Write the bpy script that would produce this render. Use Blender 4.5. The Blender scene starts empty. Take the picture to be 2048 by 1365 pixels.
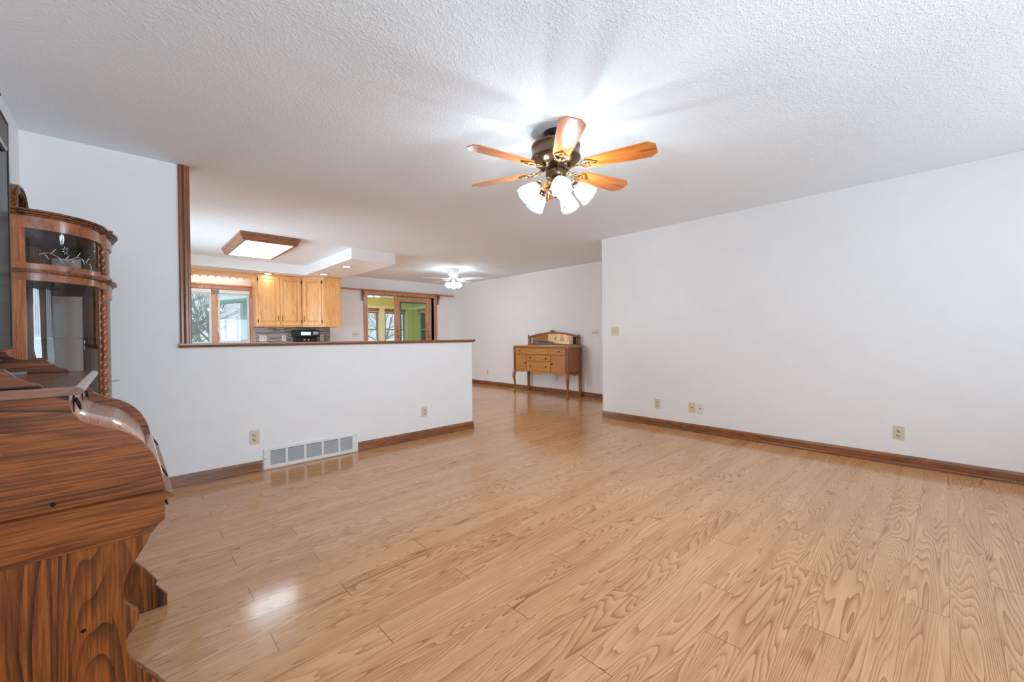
import bpy, bmesh, math, random
from mathutils import Vector, Matrix
import numpy as np
random.seed(7)
R = math.radians
S = bpy.context.scene
col = S.collection

# ------------------------------------------------------------------ camera, world, exposure
f_px, yaw, pitch, roll, cam_h = 819.18, 0.7574, -0.0108, -0.0085, 1.1199
cd = bpy.data.cameras.new('camera'); cam = bpy.data.objects.new('camera', cd); col.objects.link(cam)
cd.sensor_fit = 'HORIZONTAL'; cd.sensor_width = 36.0; cd.lens = 36.0*f_px/2048
cd.clip_start = 0.02; cd.clip_end = 300
F = Vector((math.sin(yaw)*math.cos(pitch), math.cos(yaw)*math.cos(pitch), math.sin(pitch)))
Rt = Vector((math.cos(yaw), -math.sin(yaw), 0)); Up = Rt.cross(F)
c_, s_ = math.cos(roll), math.sin(roll)
Rt, Up = Rt*c_+Up*s_, Up*c_-Rt*s_
m = Matrix((Rt, Up, -F)).transposed().to_4x4(); m.translation = (0, 0, cam_h)
cam.matrix_world = m
S.camera = cam
S.view_settings.view_transform = 'Standard'; S.view_settings.look = 'None'
S.view_settings.exposure = 0.30; S.view_settings.gamma = 1.0
S.view_settings.use_curve_mapping = False
S.cycles.use_denoising = True
S.cycles.max_bounces = 12; S.cycles.diffuse_bounces = 8; S.cycles.glossy_bounces = 4
S.cycles.transparent_max_bounces = 24; S.cycles.sample_clamp_indirect = 6.0
S.cycles.caustics_reflective = False; S.cycles.caustics_refractive = False

w = bpy.data.worlds.new('overcast_sky'); S.world = w; w.use_nodes = True
bg = w.node_tree.nodes['Background']; bg.inputs[0].default_value = (0.74, 0.88, 1.0, 1); bg.inputs[1].default_value = 0.82

def area(name, loc, size, power, rot, color=(1, 1, 1)):
    d = bpy.data.lights.new(name, 'AREA'); d.shape = 'RECTANGLE'; d.size, d.size_y = size
    d.energy = power; d.color = color
    o = bpy.data.objects.new(name, d); o.location = loc; o.rotation_euler = rot; col.objects.link(o); return o
YB = -2.0          # wall behind the camera
# daylight through the windows: two in the back wall; the rest is added fill: an unseen window
# at the kitchen side, and low unseen uplights outside the kitchen window and the sunroom
DAY = (0.63, 0.825, 0.98)
area('daylight_back_left', (0.85, YB-0.22, 1.35), (1.2, 1.5), 130, (R(138), 0, 0), DAY)
area('daylight_back_right', (3.30, YB-0.22, 1.35), (1.6, 1.5), 48, (R(130), 0, 0), DAY)
area('added_fill_kitchen_side', (-0.70, 6.3, 1.35), (1.6, 1.3), 84, (R(116), 0, R(-90)), DAY)
area('added_uplight_kitchen', (1.14, 9.35, 0.45), (1.3, 0.8), 40, (R(130), 0, R(180)), DAY)
area('added_uplight_sunroom', (6.1, 12.95, 0.5), (1.6, 0.7), 170, (R(115), 0, R(180)), DAY)

# ------------------------------------------------------------------ constants of the house
XL, YA, XB, YBR, XC, YD, H = -0.464, 3.98, 4.771, 3.237, 6.137, 8.68, 2.44
XP, XE, ZCAP = 0.309, 3.085, 1.087

# ------------------------------------------------------------------ materials
def lin(c):
    return tuple(((v/255)/12.92 if v/255 <= 0.04045 else ((v/255+0.055)/1.055)**2.4) for v in c) + (1,)
class NT:
    def __init__(s, name):
        s.m = bpy.data.materials.new(name); s.m.use_nodes = True; s.t = s.m.node_tree; s.b = s.t.nodes['Principled BSDF']
        s.out = s.t.nodes['Material Output']
    def n(s, typ, **kw):
        x = s.t.nodes.new(typ)
        for k, v in kw.items(): setattr(x, k, v)
        return x
    def l(s, a, b): s.t.links.new(a, b)
    def math(s, op, a, b=None, c=None):
        x = s.n('ShaderNodeMath', operation=op)
        for i, v in enumerate((a, b, c)):
            if v is None: continue
            if isinstance(v, (int, float)): x.inputs[i].default_value = v
            else: s.l(v, x.inputs[i])
        return x.outputs[0]
    def vec(s, x, y, z):
        c = s.n('ShaderNodeCombineXYZ')
        for i, v in enumerate((x, y, z)):
            if isinstance(v, (int, float)): c.inputs[i].default_value = v
            else: s.l(v, c.inputs[i])
        return c.outputs[0]
    def noise(s, v, scale, detail=2, rough=.5, dist=0):
        x = s.n('ShaderNodeTexNoise'); s.l(v, x.inputs['Vector']); x.inputs['Scale'].default_value = scale
        x.inputs['Detail'].default_value = detail; x.inputs['Roughness'].default_value = rough; x.inputs['Distortion'].default_value = dist
        return x.outputs['Fac']
    def ramp(s, fac, stops):
        x = s.n('ShaderNodeValToRGB'); e = x.color_ramp.elements
        while len(e) < len(stops): e.new(0.5)
        for i, (p, c) in enumerate(stops): e[i].position = p; e[i].color = c if len(c) == 4 else lin(c)
        s.l(fac, x.inputs[0]); return x.outputs[0]
    def mix(s, fac, a, b, typ='MIX'):
        x = s.n('ShaderNodeMix', data_type='RGBA', blend_type=typ)
        for sock, v in ((x.inputs[0], fac), (x.inputs[6], a), (x.inputs[7], b)):
            if isinstance(v, (int, float)): sock.default_value = v
            elif isinstance(v, tuple): sock.default_value = v
            else: s.l(v, sock)
        return x.outputs[2]
    def bump(s, h, strength, dist=0.001):
        x = s.n('ShaderNodeBump'); x.inputs['Strength'].default_value = strength; x.inputs['Distance'].default_value = dist
        s.l(h, x.inputs['Height']); s.l(x.outputs[0], s.b.inputs['Normal'])
def plain(name, c, rough=.5, metal=0, bump=None, spec=None, coat=0):
    k = NT(name); tc = k.n('ShaderNodeTexCoord')
    v = k.noise(tc.outputs['Object'], 6, 3)
    c0 = lin(c); lo = tuple(x*0.95 for x in c0[:3])+(1,)
    k.l(k.mix(v, lo, c0), k.b.inputs['Base Color'])
    k.b.inputs['Roughness'].default_value = rough; k.b.inputs['Metallic'].default_value = metal
    if spec is not None: k.b.inputs['Specular IOR Level'].default_value = spec
    k.b.inputs['Coat Weight'].default_value = coat
    if bump: k.bump(k.noise(tc.outputs['Object'], bump[0], 3, .6), bump[1], bump[2])
    return k.m
def wood(name, light, mid, dark, axis='Z', ring=2.2, bands=14, rough=.33, coat=.25, stretch=.11, bumps=.15, fig=.9, spec=.5):
    k = NT(name); tc = k.n('ShaderNodeTexCoord'); sp = k.n('ShaderNodeSeparateXYZ'); k.l(tc.outputs['Object'], sp.inputs[0])
    o = [sp.outputs[0], sp.outputs[1], sp.outputs[2]]; i = 'XYZ'.index(axis)
    o2 = list(o); o2[i] = k.math('MULTIPLY', o[i], stretch)
    v = k.vec(*o2)
    n = k.noise(v, ring, 2, .45)
    o3 = list(o); o3[i] = k.math('MULTIPLY', o[i], .035)
    fine = k.noise(k.vec(*o3), 170, 3, .7)
    mod = k.noise(v, ring*2.3, 2)
    saw = k.math('POWER', k.math('FRACT', k.math('MULTIPLY', n, bands)), 3.0)
    amp = k.math('MAXIMUM', k.math('MULTIPLY', k.math('SUBTRACT', mod, .34), 3.0), .05)
    t = k.math('ADD', .22, k.math('MULTIPLY', k.math('SUBTRACT', fine, .5), -1.5))
    t = k.math('ADD', t, k.math('MULTIPLY', k.math('MULTIPLY', saw, amp), fig))
    t = k.math('ADD', t, k.math('MULTIPLY', k.math('SUBTRACT', mod, .5), .35))
    cc = k.ramp(t, [(0.0, light), (0.35, mid), (1.0, dark)])
    k.l(cc, k.b.inputs['Base Color']); k.b.inputs['Roughness'].default_value = rough
    k.b.inputs['Coat Weight'].default_value = coat; k.b.inputs['Coat Roughness'].default_value = .18
    k.b.inputs['Specular IOR Level'].default_value = spec
    k.bump(t, -bumps, .0006)
    return k.m
M = {}
OAKD = ((152, 84, 36), (108, 57, 23), (42, 21, 9))
for a in 'XYZ':
    M['desk'+a] = wood('dark_oak_'+a, *OAKD, axis=a, ring=5.0, bands=28, rough=.38, coat=.04, fig=1.25, spec=.3)
    M['trim'+a] = wood('brown_oak_trim_'+a, (158, 100, 58), (132, 80, 44), (84, 48, 26), axis=a, ring=10, bands=14, rough=.35, fig=.8)
    M['hon'+a] = wood('honey_oak_'+a, (238, 186, 122), (222, 162, 98), (186, 120, 66), axis=a, ring=6, bands=16, rough=.38, fig=.6)
    M['curio'+a] = wood('curio_oak_'+a, (176, 104, 54), (140, 76, 36), (82, 42, 20), axis=a, ring=6, bands=9, rough=.28, coat=.4, fig=.7)
    M['pink'+a] = wood('fir_'+a, (214, 158, 118), (196, 138, 98), (160, 104, 70), axis=a, ring=7, bands=7, rough=.4)
M['gloss'] = wood('dark_oak_painted_sheen', (204, 142, 106), (174, 108, 74), (110, 62, 38), axis='Y', ring=5, bands=20, rough=.42, coat=1, fig=.5)  # same oak as the desk, lightened pinkish: sheen painted into the colour
M['glossX'] = wood('polished_dark_oak_top', (146, 80, 40), (112, 60, 28), (54, 26, 12), axis='X', ring=5, bands=20, rough=.35, coat=1, fig=.5)
M['side'] = wood('sideboard_oak', (206, 148, 84), (184, 124, 64), (140, 88, 44), axis='X', ring=7, bands=9, rough=.3, fig=.3)
M['sideV'] = wood('sideboard_oak_vertical', (160, 104, 60), (138, 84, 44), (98, 58, 30), axis='Z', ring=7, bands=8, rough=.3, fig=.35)
M['sideR'] = wood('sideboard_door_oak', (200, 136, 84), (180, 116, 68), (142, 88, 52), axis='X', ring=7, bands=9, rough=.3, fig=.3)
M['blade'] = wood('fan_blade_oak', (224, 142, 70), (198, 112, 46), (142, 74, 30), axis='X', ring=7, bands=7, rough=.2, coat=.35, bumps=.02)
M['wall'] = plain('wall_paint', (243, 243, 243), .6, bump=(70, .12, .001), spec=.3)
M['wallB'] = M['wall']
M['white'] = plain('white_gloss_paint', (238, 238, 236), .4)
M['register'] = plain('register_enamel', (236, 236, 234), .35)
M['almond'] = plain('almond_plastic', (222, 209, 184), .35)
M['almondd'] = plain('aged_almond_plastic', (214, 196, 150), .35)
M['ivory'] = plain('ivory_plastic', (232, 228, 220), .35)
M['slot'] = plain('slot_black', (40, 34, 30), .6)
M['grille'] = plain('grille_shadow_grey', (62, 62, 62), .7)
M['black'] = plain('black_plastic', (16, 16, 18), .35)
M['screen'] = plain('tv_screen', (5, 6, 9), .12, spec=.02)
M['iron'] = plain('black_iron', (38, 32, 30), .35, .8)
M['bronze'] = plain('antique_bronze', (118, 96, 76), .25, .95)
M['dkbronze'] = plain('dark_bronze', (58, 48, 42), .3, .9)
M['brass'] = plain('antique_brass', (196, 158, 108), .2, .95)
M['chrome'] = plain('chrome', (220, 220, 222), .12, 1)
M['mirror'] = plain('mirror_glass', (225, 228, 228), .01, 1)
M['counter'] = plain('counter_laminate', (196, 186, 172), .35)
M['lawn'] = plain('winter_lawn', (150, 160, 140), .95)
M['bark'] = plain('grey_bark', (176, 178, 172), .9)
M['eave'] = plain('sage_siding', (214, 228, 220), .7)
M['olive'] = plain('olive_paint', (212, 206, 132), .7)
M['green'] = plain('green_paint', (178, 196, 122), .7)
M['beige'] = plain('beige_trim', (228, 220, 196), .6)
M['bamboo'] = wood('bamboo_shade', (168, 120, 84), (134, 92, 62), (92, 62, 44), axis='X', ring=30, bands=5)
M['greyframe'] = plain('grey_screen_frame', (128, 136, 136), .5)
M['silver'] = plain('silver_plastic', (190, 192, 190), .3, .5)
M['etch'] = plain('etched_frost', (235, 240, 242), .8)
M['tile'] = None
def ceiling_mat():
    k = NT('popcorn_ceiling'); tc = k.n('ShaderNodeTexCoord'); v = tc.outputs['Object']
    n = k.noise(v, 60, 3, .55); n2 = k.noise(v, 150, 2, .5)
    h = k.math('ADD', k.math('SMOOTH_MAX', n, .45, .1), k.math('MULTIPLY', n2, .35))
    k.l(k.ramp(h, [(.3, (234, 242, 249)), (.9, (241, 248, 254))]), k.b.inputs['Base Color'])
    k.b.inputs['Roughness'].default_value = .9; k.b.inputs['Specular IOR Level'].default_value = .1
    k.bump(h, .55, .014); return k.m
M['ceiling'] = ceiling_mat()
def floor_mat():
    k = NT('oak_laminate_planks'); tc = k.n('ShaderNodeTexCoord'); sp = k.n('ShaderNodeSeparateXYZ'); k.l(tc.outputs['Object'], sp.inputs[0])
    x, y = sp.outputs[0], sp.outputs[1]; W_, L_ = .1272, 1.19
    ry = k.math('DIVIDE', k.math('SUBTRACT', y, .240), W_); row = k.math('FLOOR', ry); fy = k.math('FRACT', ry)
    m3 = k.math('FLOORED_MODULO', row, 3.0)
    is1 = k.math('COMPARE', m3, 1.0, .1); is2 = k.math('COMPARE', m3, 2.0, .1)
    off = k.math('ADD', .70, k.math('ADD', k.math('MULTIPLY', is1, .447), k.math('MULTIPLY', is2, -.313)))
    rx = k.math('DIVIDE', k.math('SUBTRACT', x, off), L_); pid = k.math('FLOOR', rx); fx = k.math('FRACT', rx)
    wn = k.n('ShaderNodeTexWhiteNoise', noise_dimensions='2D'); k.l(k.vec(row, pid, 0), wn.inputs['Vector'])
    rnd = k.n('ShaderNodeSeparateColor'); k.l(wn.outputs['Color'], rnd.inputs[0])
    sx = k.math('ADD', k.math('MULTIPLY', x, .085), k.math('MULTIPLY', rnd.outputs[0], 31.0))
    sy = k.math('ADD', y, k.math('MULTIPLY', rnd.outputs[1], 17.0))
    n = k.noise(k.vec(sx, sy, rnd.outputs[2]), 8.5, 1.2, .35, .1)
    saw = k.math('FRACT', k.math('MULTIPLY', n, 34))
    saw = k.math('POWER', saw, 2.2)
    amp = k.math('ADD', .25, k.noise(k.vec(sx, sy, 3.0), 7, 1))
    fine = k.noise(k.vec(k.math('MULTIPLY', x, .025), sy, 0.0), 230, 3, .75)
    broad = k.noise(k.vec(sx, sy, 9.0), 11, 2)
    knot = k.noise(k.vec(k.math('ADD', k.math('MULTIPLY', x, .5), k.math('MULTIPLY', rnd.outputs[0], 31.0)), sy, 5.0), 9, 1)
    t = k.math('ADD', k.math('MULTIPLY', k.math('MULTIPLY', saw, amp), .52), k.math('MULTIPLY', k.math('SUBTRACT', fine, .42), .75))
    t = k.math('ADD', t, k.math('MULTIPLY', k.math('SUBTRACT', broad, .5), .55))
    t = k.math('ADD', t, k.math('MULTIPLY', k.math('MAXIMUM', k.math('SUBTRACT', knot, .66), 0.0), 2.2))
    t = k.math('ADD', t, k.math('MULTIPLY', k.math('SUBTRACT', rnd.outputs[2], .5), .10))
    cc = k.ramp(t, [(-.0, (219, 168, 122)), (.24, (201, 147, 100)), (.5, (166, 111, 71)), (.85, (112, 67, 41))])
    ey = k.math('MULTIPLY', k.math('MINIMUM', fy, k.math('SUBTRACT', 1.0, fy)), W_)
    ex = k.math('MULTIPLY', k.math('MINIMUM', fx, k.math('SUBTRACT', 1.0, fx)), L_)
    seam = k.math('MAXIMUM', k.math('MULTIPLY', k.math('LESS_THAN', ey, .0007), .6), k.math('MULTIPLY', k.math('LESS_THAN', ex, .0013), .85))
    cc = k.mix(seam, cc, lin((70, 40, 24)))
    k.l(cc, k.b.inputs['Base Color'])
    k.l(k.math('ADD', .13, k.math('MULTIPLY', t, .10)), k.b.inputs['Roughness'])
    k.b.inputs['Specular IOR Level'].default_value = .5
    h = k.math('ADD', k.math('MULTIPLY', t, -.25), k.math('MULTIPLY', seam, -1.0))
    k.bump(h, .25, .0006)
    return k.m
M['floor'] = floor_mat()
def glass(name, tint=(1, 1, 1), refl=1.0, frost=0):
    k = NT(name); tr = k.n('ShaderNodeBsdfTransparent'); tr.inputs[0].default_value = tint+(1,)
    gl = k.n('ShaderNodeBsdfGlossy'); gl.inputs['Roughness'].default_value = .02
    fr = k.n('ShaderNodeFresnel'); fr.inputs[0].default_value = 1.5
    mx = k.n('ShaderNodeMixShader'); k.l(k.math('MULTIPLY', fr.outputs[0], refl), mx.inputs[0])
    k.l(tr.outputs[0], mx.inputs[1]); k.l(gl.outputs[0], mx.inputs[2])
    if frost:
        tl = k.n('ShaderNodeBsdfTranslucent'); tl.inputs[0].default_value = (.07, .07, .07, 1)
        df = k.n('ShaderNodeBsdfDiffuse'); df.inputs[0].default_value = (.16, .16, .16, 1)
        a = k.n('ShaderNodeMixShader'); a.inputs[0].default_value = .4; k.l(tl.outputs[0], a.inputs[1]); k.l(df.outputs[0], a.inputs[2])
        tc = k.n('ShaderNodeTexCoord'); sp = k.n('ShaderNodeSeparateXYZ'); k.l(tc.outputs['Object'], sp.inputs[0])
        wv = k.noise(tc.outputs['Object'], 60, 2)
        mk = k.math('ADD', frost-.2, k.math('MULTIPLY', wv, .4))
        b = k.n('ShaderNodeMixShader'); k.l(mk, b.inputs[0]); k.l(mx.outputs[0], b.inputs[1]); k.l(a.outputs[0], b.inputs[2]); mx = b
    k.l(mx.outputs[0], k.out.inputs[0]); return k.m
M['glass'] = glass('clear_glass'); M['cglass'] = glass('curved_cabinet_glass', (.985, .99, .99), 1.0)
M['tglass'] = glass('tinted_door_glass', (.80, .93, .86)); M['shade'] = glass('frosted_lamp_glass', refl=1, frost=.6)
def emit(name, c, s):
    k = NT(name); k.b.inputs['Base Color'].default_value = c+(1,); k.b.inputs['Emission Color'].default_value = c+(1,)
    k.b.inputs['Emission Strength'].default_value = s; return k.m
M['bulb'] = emit('lit_bulb', (.78, .91, 1), 460)
M['bulb2'] = emit('lit_bulb_dining', (1, .98, .92), 300)
M['opal'] = emit('lit_opal_globe', (.76, .90, 1), 27)
M['sunopal'] = emit('lit_sunroom_globe', (1, 1, .95), 110)
M['panel'] = emit('lit_diffuser', (.76, .90, 1), 16.0)
M['can'] = emit('lit_can', (1, .93, .80), 30)
M['tube'] = emit('lit_tube', (1, .84, .70), 3.0)
M['lcd'] = emit('lit_display', (.55, .8, 1), .8)
def tile_mat():
    k = NT('strip_mosaic_tile'); tc = k.n('ShaderNodeTexCoord'); sp = k.n('ShaderNodeSeparateXYZ'); k.l(tc.outputs['Object'], sp.inputs[0])
    br = k.n('ShaderNodeTexBrick'); k.l(k.vec(sp.outputs[0], sp.outputs[2], 0), br.inputs['Vector'])
    br.inputs['Color1'].default_value = lin((70, 60, 56)); br.inputs['Color2'].default_value = lin((196, 184, 176)); br.inputs['Mortar'].default_value = lin((140, 130, 124))
    br.inputs['Scale'].default_value = 1; br.inputs['Brick Width'].default_value = .13; br.inputs['Row Height'].default_value = .014; br.inputs['Mortar Size'].default_value = .0008
    k.l(br.outputs[0], k.b.inputs['Base Color']); k.b.inputs['Roughness'].default_value = .2; return k.m
M['tile'] = tile_mat()

# ------------------------------------------------------------------ mesh builder
class MB:
    def __init__(s): s.v = []; s.f = []; s.sm = []
    def add(s, vs, fs, smooth=False):
        o = len(s.v); s.v += [tuple(v) for v in vs]; s.f += [tuple(i+o for i in f) for f in fs]; s.sm += [smooth]*len(fs); return s
    def box(s, x0, x1, y0, y1, z0, z1):
        if x0 > x1: x0, x1 = x1, x0
        if y0 > y1: y0, y1 = y1, y0
        if z0 > z1: z0, z1 = z1, z0
        v = [(x0, y0, z0), (x1, y0, z0), (x1, y1, z0), (x0, y1, z0), (x0, y0, z1), (x1, y0, z1), (x1, y1, z1), (x0, y1, z1)]
        return s.add(v, [(3, 2, 1, 0), (4, 5, 6, 7), (0, 1, 5, 4), (1, 2, 6, 5), (2, 3, 7, 6), (3, 0, 4, 7)])
    def prism(s, poly, axis, a, b, smooth=False):
        # poly in the two remaining axes (in xyz order), extruded along axis
        def P(u, v, t): return {'X': (t, u, v), 'Y': (u, t, v), 'Z': (u, v, t)}[axis]
        ar = sum(poly[i][0]*poly[(i+1) % len(poly)][1]-poly[(i+1) % len(poly)][0]*poly[i][1] for i in range(len(poly)))
        if (ar > 0) == (axis == 'Y'): poly = poly[::-1]
        n = len(poly); v = [P(u, w, a) for u, w in poly]+[P(u, w, b) for u, w in poly]
        o = len(s.v)
        s.add(v, [(i, (i+1) % n, (i+1) % n+n, i+n) for i in range(n)], smooth)
        s.f += [tuple(o+i for i in range(n-1, -1, -1)), tuple(o+n+i for i in range(n))]; s.sm += [False, False]
        return s
    def lathe(s, prof, c=(0, 0, 0), n=24, M_=None, rfun=None, cap=False):
        vs = []
        for j, (r, z) in enumerate(prof):
            for i in range(n):
                a = 2*math.pi*i/n; rr = r*(rfun(a, z) if rfun else 1)
                p = Vector((rr*math.cos(a), rr*math.sin(a), z))
                if M_ is not None: p = M_ @ p
                vs.append(p+Vector(c))
        fs = [(j*n+i, j*n+(i+1) % n, (j+1)*n+(i+1) % n, (j+1)*n+i) for j in range(len(prof)-1) for i in range(n)]
        o = len(s.v); s.add(vs, fs, True)
        if cap:
            s.f += [tuple(o+i for i in range(n-1, -1, -1)), tuple(o+(len(prof)-1)*n+i for i in range(n))]; s.sm += [False, False]
        return s
    def tube(s, pts, rad, n=8, sq=None, closed=False):
        pts = [Vector(p) for p in pts]; k = len(pts)
        if not isinstance(rad, (list, tuple)): rad = [rad]*k
        vs = []; nrm = None
        for j, p in enumerate(pts):
            if closed: d = pts[(j+1) % k]-pts[(j-1) % k]
            else: d = (pts[min(j+1, k-1)]-pts[max(j-1, 0)])
            d.normalize()
            if nrm is None: nrm = d.orthogonal().normalized() if sq is None else (Vector(sq)-d*d.dot(Vector(sq))).normalized()
            else: nrm = (nrm-d*d.dot(nrm)).normalized()
            b = d.cross(nrm)
            for i in range(n):
                a = 2*math.pi*(i+.5)/n
                vs.append(p+(nrm*math.cos(a)+b*math.sin(a))*rad[j])
        kk = k if closed else k-1
        fs = [(j*n+i, j*n+(i+1) % n, ((j+1) % k)*n+(i+1) % n, ((j+1) % k)*n+i) for j in range(kk) for i in range(n)]
        o = len(s.v); s.add(vs, fs, n > 4)
        if not closed: s.f += [tuple(o+i for i in range(n-1, -1, -1)), tuple(o+(k-1)*n+i for i in range(n))]; s.sm += [False, False]
        return s
    def ribbon(s, path, prof, closed=False, up=(0, 0, 1)):
        # sweep a closed 2d profile (out, up) along a horizontal path of (x, y) points; out = right-hand side of travel
        k = len(path); n = len(prof); vs = []
        for j in range(k):
            a = Vector(path[(j-1) % k] if (closed or j > 0) else path[j]); b = Vector(path[(j+1) % k] if (closed or j < k-1) else path[j]); p = Vector(path[j])
            d1 = (p-a); d2 = (b-p)
            if d1.length < 1e-9: d1 = d2
            if d2.length < 1e-9: d2 = d1
            d1 = d1.normalized(); d2 = d2.normalized(); t = (d1+d2).normalized(); nn = Vector((t.y, -t.x))
            sc = 1/max(.35, nn.dot(Vector((d1.y, -d1.x))))
            for (o_, z_) in prof: vs.append((p.x+nn.x*o_*sc, p.y+nn.y*o_*sc, z_))
        kk = k if closed else k-1
        fs = [(j*n+i, j*n+(i+1) % n, ((j+1) % k)*n+(i+1) % n, ((j+1) % k)*n+i) for j in range(kk) for i in range(n)]
        o = len(s.v); s.add(vs, fs)
        if not closed: s.f += [tuple(o+i for i in range(n-1, -1, -1)), tuple(o+(k-1)*n+i for i in range(n))]; s.sm += [False, False]
        return s
    def build(s, name, mat, parent=None, world=False, bevel=0, auto=False):
        me = bpy.data.meshes.new(name); vs = s.v
        if world and parent is not None:
            r = parent
            while r.parent: r = r.parent
            vs = [tuple(Vector(v)-r.location) for v in vs]
        me.from_pydata(vs, [], s.f); me.update()
        for p, q in zip(me.polygons, s.sm): p.use_smooth = q
        bm = bmesh.new(); bm.from_mesh(me); bmesh.ops.recalc_face_normals(bm, faces=bm.faces); bm.to_mesh(me); bm.free()
        o = bpy.data.objects.new(name, me); col.objects.link(o)
        if parent is not None: o.parent = parent
        me.materials.append(M[mat] if isinstance(mat, str) else mat)
        if bevel:
            b = o.modifiers.new('bevel', 'BEVEL'); b.width = bevel; b.segments = 2; b.limit_method = 'ANGLE'; b.angle_limit = R(40)
        return o
def empty(name, loc, rz=0, label=None, cat=None, group=None, kind=None):
    o = bpy.data.objects.new(name, None); o.empty_display_size = .05; o.location = loc; o.rotation_euler = (0, 0, rz); col.objects.link(o)
    return tag(o, label, cat, group, kind)
def tag(o, label=None, cat=None, group=None, kind=None):
    if label: o['label'] = label
    if cat: o['category'] = cat
    if group: o['group'] = group
    if kind: o['kind'] = kind
    return o
def struct(o): o['kind'] = 'structure'; return o
def copy_tree(o, parent=None):
    c = o.copy(); col.objects.link(c); c.parent = parent
    for ch in list(o.children): copy_tree(ch, c)
    return c
def rot(axis, a): return Matrix.Rotation(a, 3, axis)

# ================================================================== ROOM SHELL
b = MB(); b.box(-1.0, 7.2, -2.3, 8.80, -.12, 0); struct(b.build('floor', 'floor'))
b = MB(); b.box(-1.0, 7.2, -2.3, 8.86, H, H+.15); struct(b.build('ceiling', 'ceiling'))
# left wall
b = MB(); b.box(XL-.12, XL, -2.2, 5.5, 0, H); b.box(XL-.12, XL, 7.1, YD+.12, 0, H); b.box(XL-.12, XL, 5.5, 7.1, 0, .8); b.box(XL-.12, XL, 5.5, 7.1, 2.1, H); struct(b.build('wall_left', 'wall'))
r = struct(empty('window_10', (XL, 6.3, .8)))  # added unseen window, opening for the kitchen side fill lamp
fb = MB()
for (y0, y1, z0, z1) in ((5.43, 5.53, .73, 2.17), (7.07, 7.17, .73, 2.17), (5.53, 7.07, 2.07, 2.17), (5.53, 7.07, .73, .83), (6.27, 6.33, .83, 2.07)): fb.box(XL-.08, XL+.02, y0, y1, z0, z1)
fb.build('window_frame', 'pinkZ', r, True)
MB().box(XL-.05, XL-.045, 5.53, 7.07, .83, 2.07).build('pane', 'glass', r, True)
# divider: full-height piece beside the post and the half wall
T = .115
b = MB(); b.box(XL, XP+.02, YA, YA+T, 0, H); b.box(XP+.02, XE, YA, YA+T, 0, ZCAP-.02)
struct(b.build('wall_divider', 'wall'))
# right wall with return behind its corner
b = MB(); b.box(XB, XB+T, -2.2, YBR, 0, H); b.box(XB+T, XC+.12, YBR-T, YBR, 0, H); struct(b.build('wall_right', 'wall'))
b = MB(); b.box(XC, XC+.12, YBR, YD+.12, 0, H); struct(b.build('wall_dining', 'wall'))
# kitchen wall with a window opening and a sliding door opening
WX0, WX1, WZ0, WZ1 = .58, 1.66, 1.04, 1.99
DX0, DX1, DZ1 = 3.86, 5.56, 2.08
b = MB()
for (x0, x1, z0, z1) in ((XL, WX0, 0, H), (WX0, WX1, 0, WZ0), (WX0, WX1, WZ1, H), (WX1, DX0, 0, H), (DX0, DX1, DZ1, H), (DX1, XC, 0, H)):
    b.box(x0, x1, YD, YD+.12, z0, z1)
struct(b.build('wall_kitchen', 'wall'))
# back wall behind the camera, two windows
b = MB(); wins = ((.25, 1.45), (2.5, 4.1)); xs = [XL]+[q for wn in wins for q in wn]+[XB]
for i in range(0, len(xs), 2): b.box(xs[i], xs[i+1], YB-.12, YB, 0, H)
for (a0, a1) in wins: b.box(a0, a1, YB-.12, YB, 0, .8); b.box(a0, a1, YB-.12, YB, 2.1, H)
struct(b.build('wall_back', 'wall'))
for i, (a0, a1) in enumerate(wins):
    r = struct(empty('window_%d' % (i+2), (a0, YB, .8)))
    fb = MB()
    for (x0, x1, z0, z1) in ((a0-.07, a0+.03, .73, 2.17), (a1-.03, a1+.07, .73, 2.17), (a0-.07, a1+.07, 2.07, 2.17), (a0-.07, a1+.07, .73, .83)): fb.box(x0, x1, YB-.1, YB+.02, z0, z1)
    k = 3 if i == 0 else 4
    for j in range(1, k): x = a0+(a1-a0)*j/k; fb.box(x-.03, x+.03, YB-.08, YB-.03, .8, 2.1)
    fb.build('window_frame', 'pinkZ', r, True)
    MB().box(a0+.03, a1-.03, YB-.06, YB-.055, .83, 2.07).build('pane', 'glass', r, True)
# kitchen soffit (dropped bulkhead round the tray)
ZS = 2.278
b = MB(); b.prism([(XL, 8.03), (2.42, 8.03), (2.42, 5.95), (3.116, 5.95), (3.116, YD), (XL, YD)], 'Z', ZS, H)
o = struct(b.build('soffit', 'wall'))
# baseboards
def bb(name, p, side):
    prof = [(0, 0), (.016, 0), (.016, .015), (.013, .022), (.013, .07), (.006, .088), (0, .09)]
    struct(MB().ribbon(p, prof).build(name, 'trim'+side))
bb('baseboard_divider', [(XL, YA), (.835, YA)], 'X'); bb('baseboard_divider', [(1.66, YA), (XE, YA), (XE, YA+T)], 'X')
bb('baseboard_right', [(XB, YBR), (XB, YB)], 'Y'); 
bb('baseboard_dining', [(XC, YD), (XC, YBR)], 'Y')
bb('baseboard_left', [(XL, YB), (XL, YA)], 'Y')
bb('baseboard_kitchen', [(3.12, YD), (DX0-.09, YD)], 'X'); bb('baseboard_kitchen', [(DX1+.09, YD), (XC, YD)], 'X')
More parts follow.
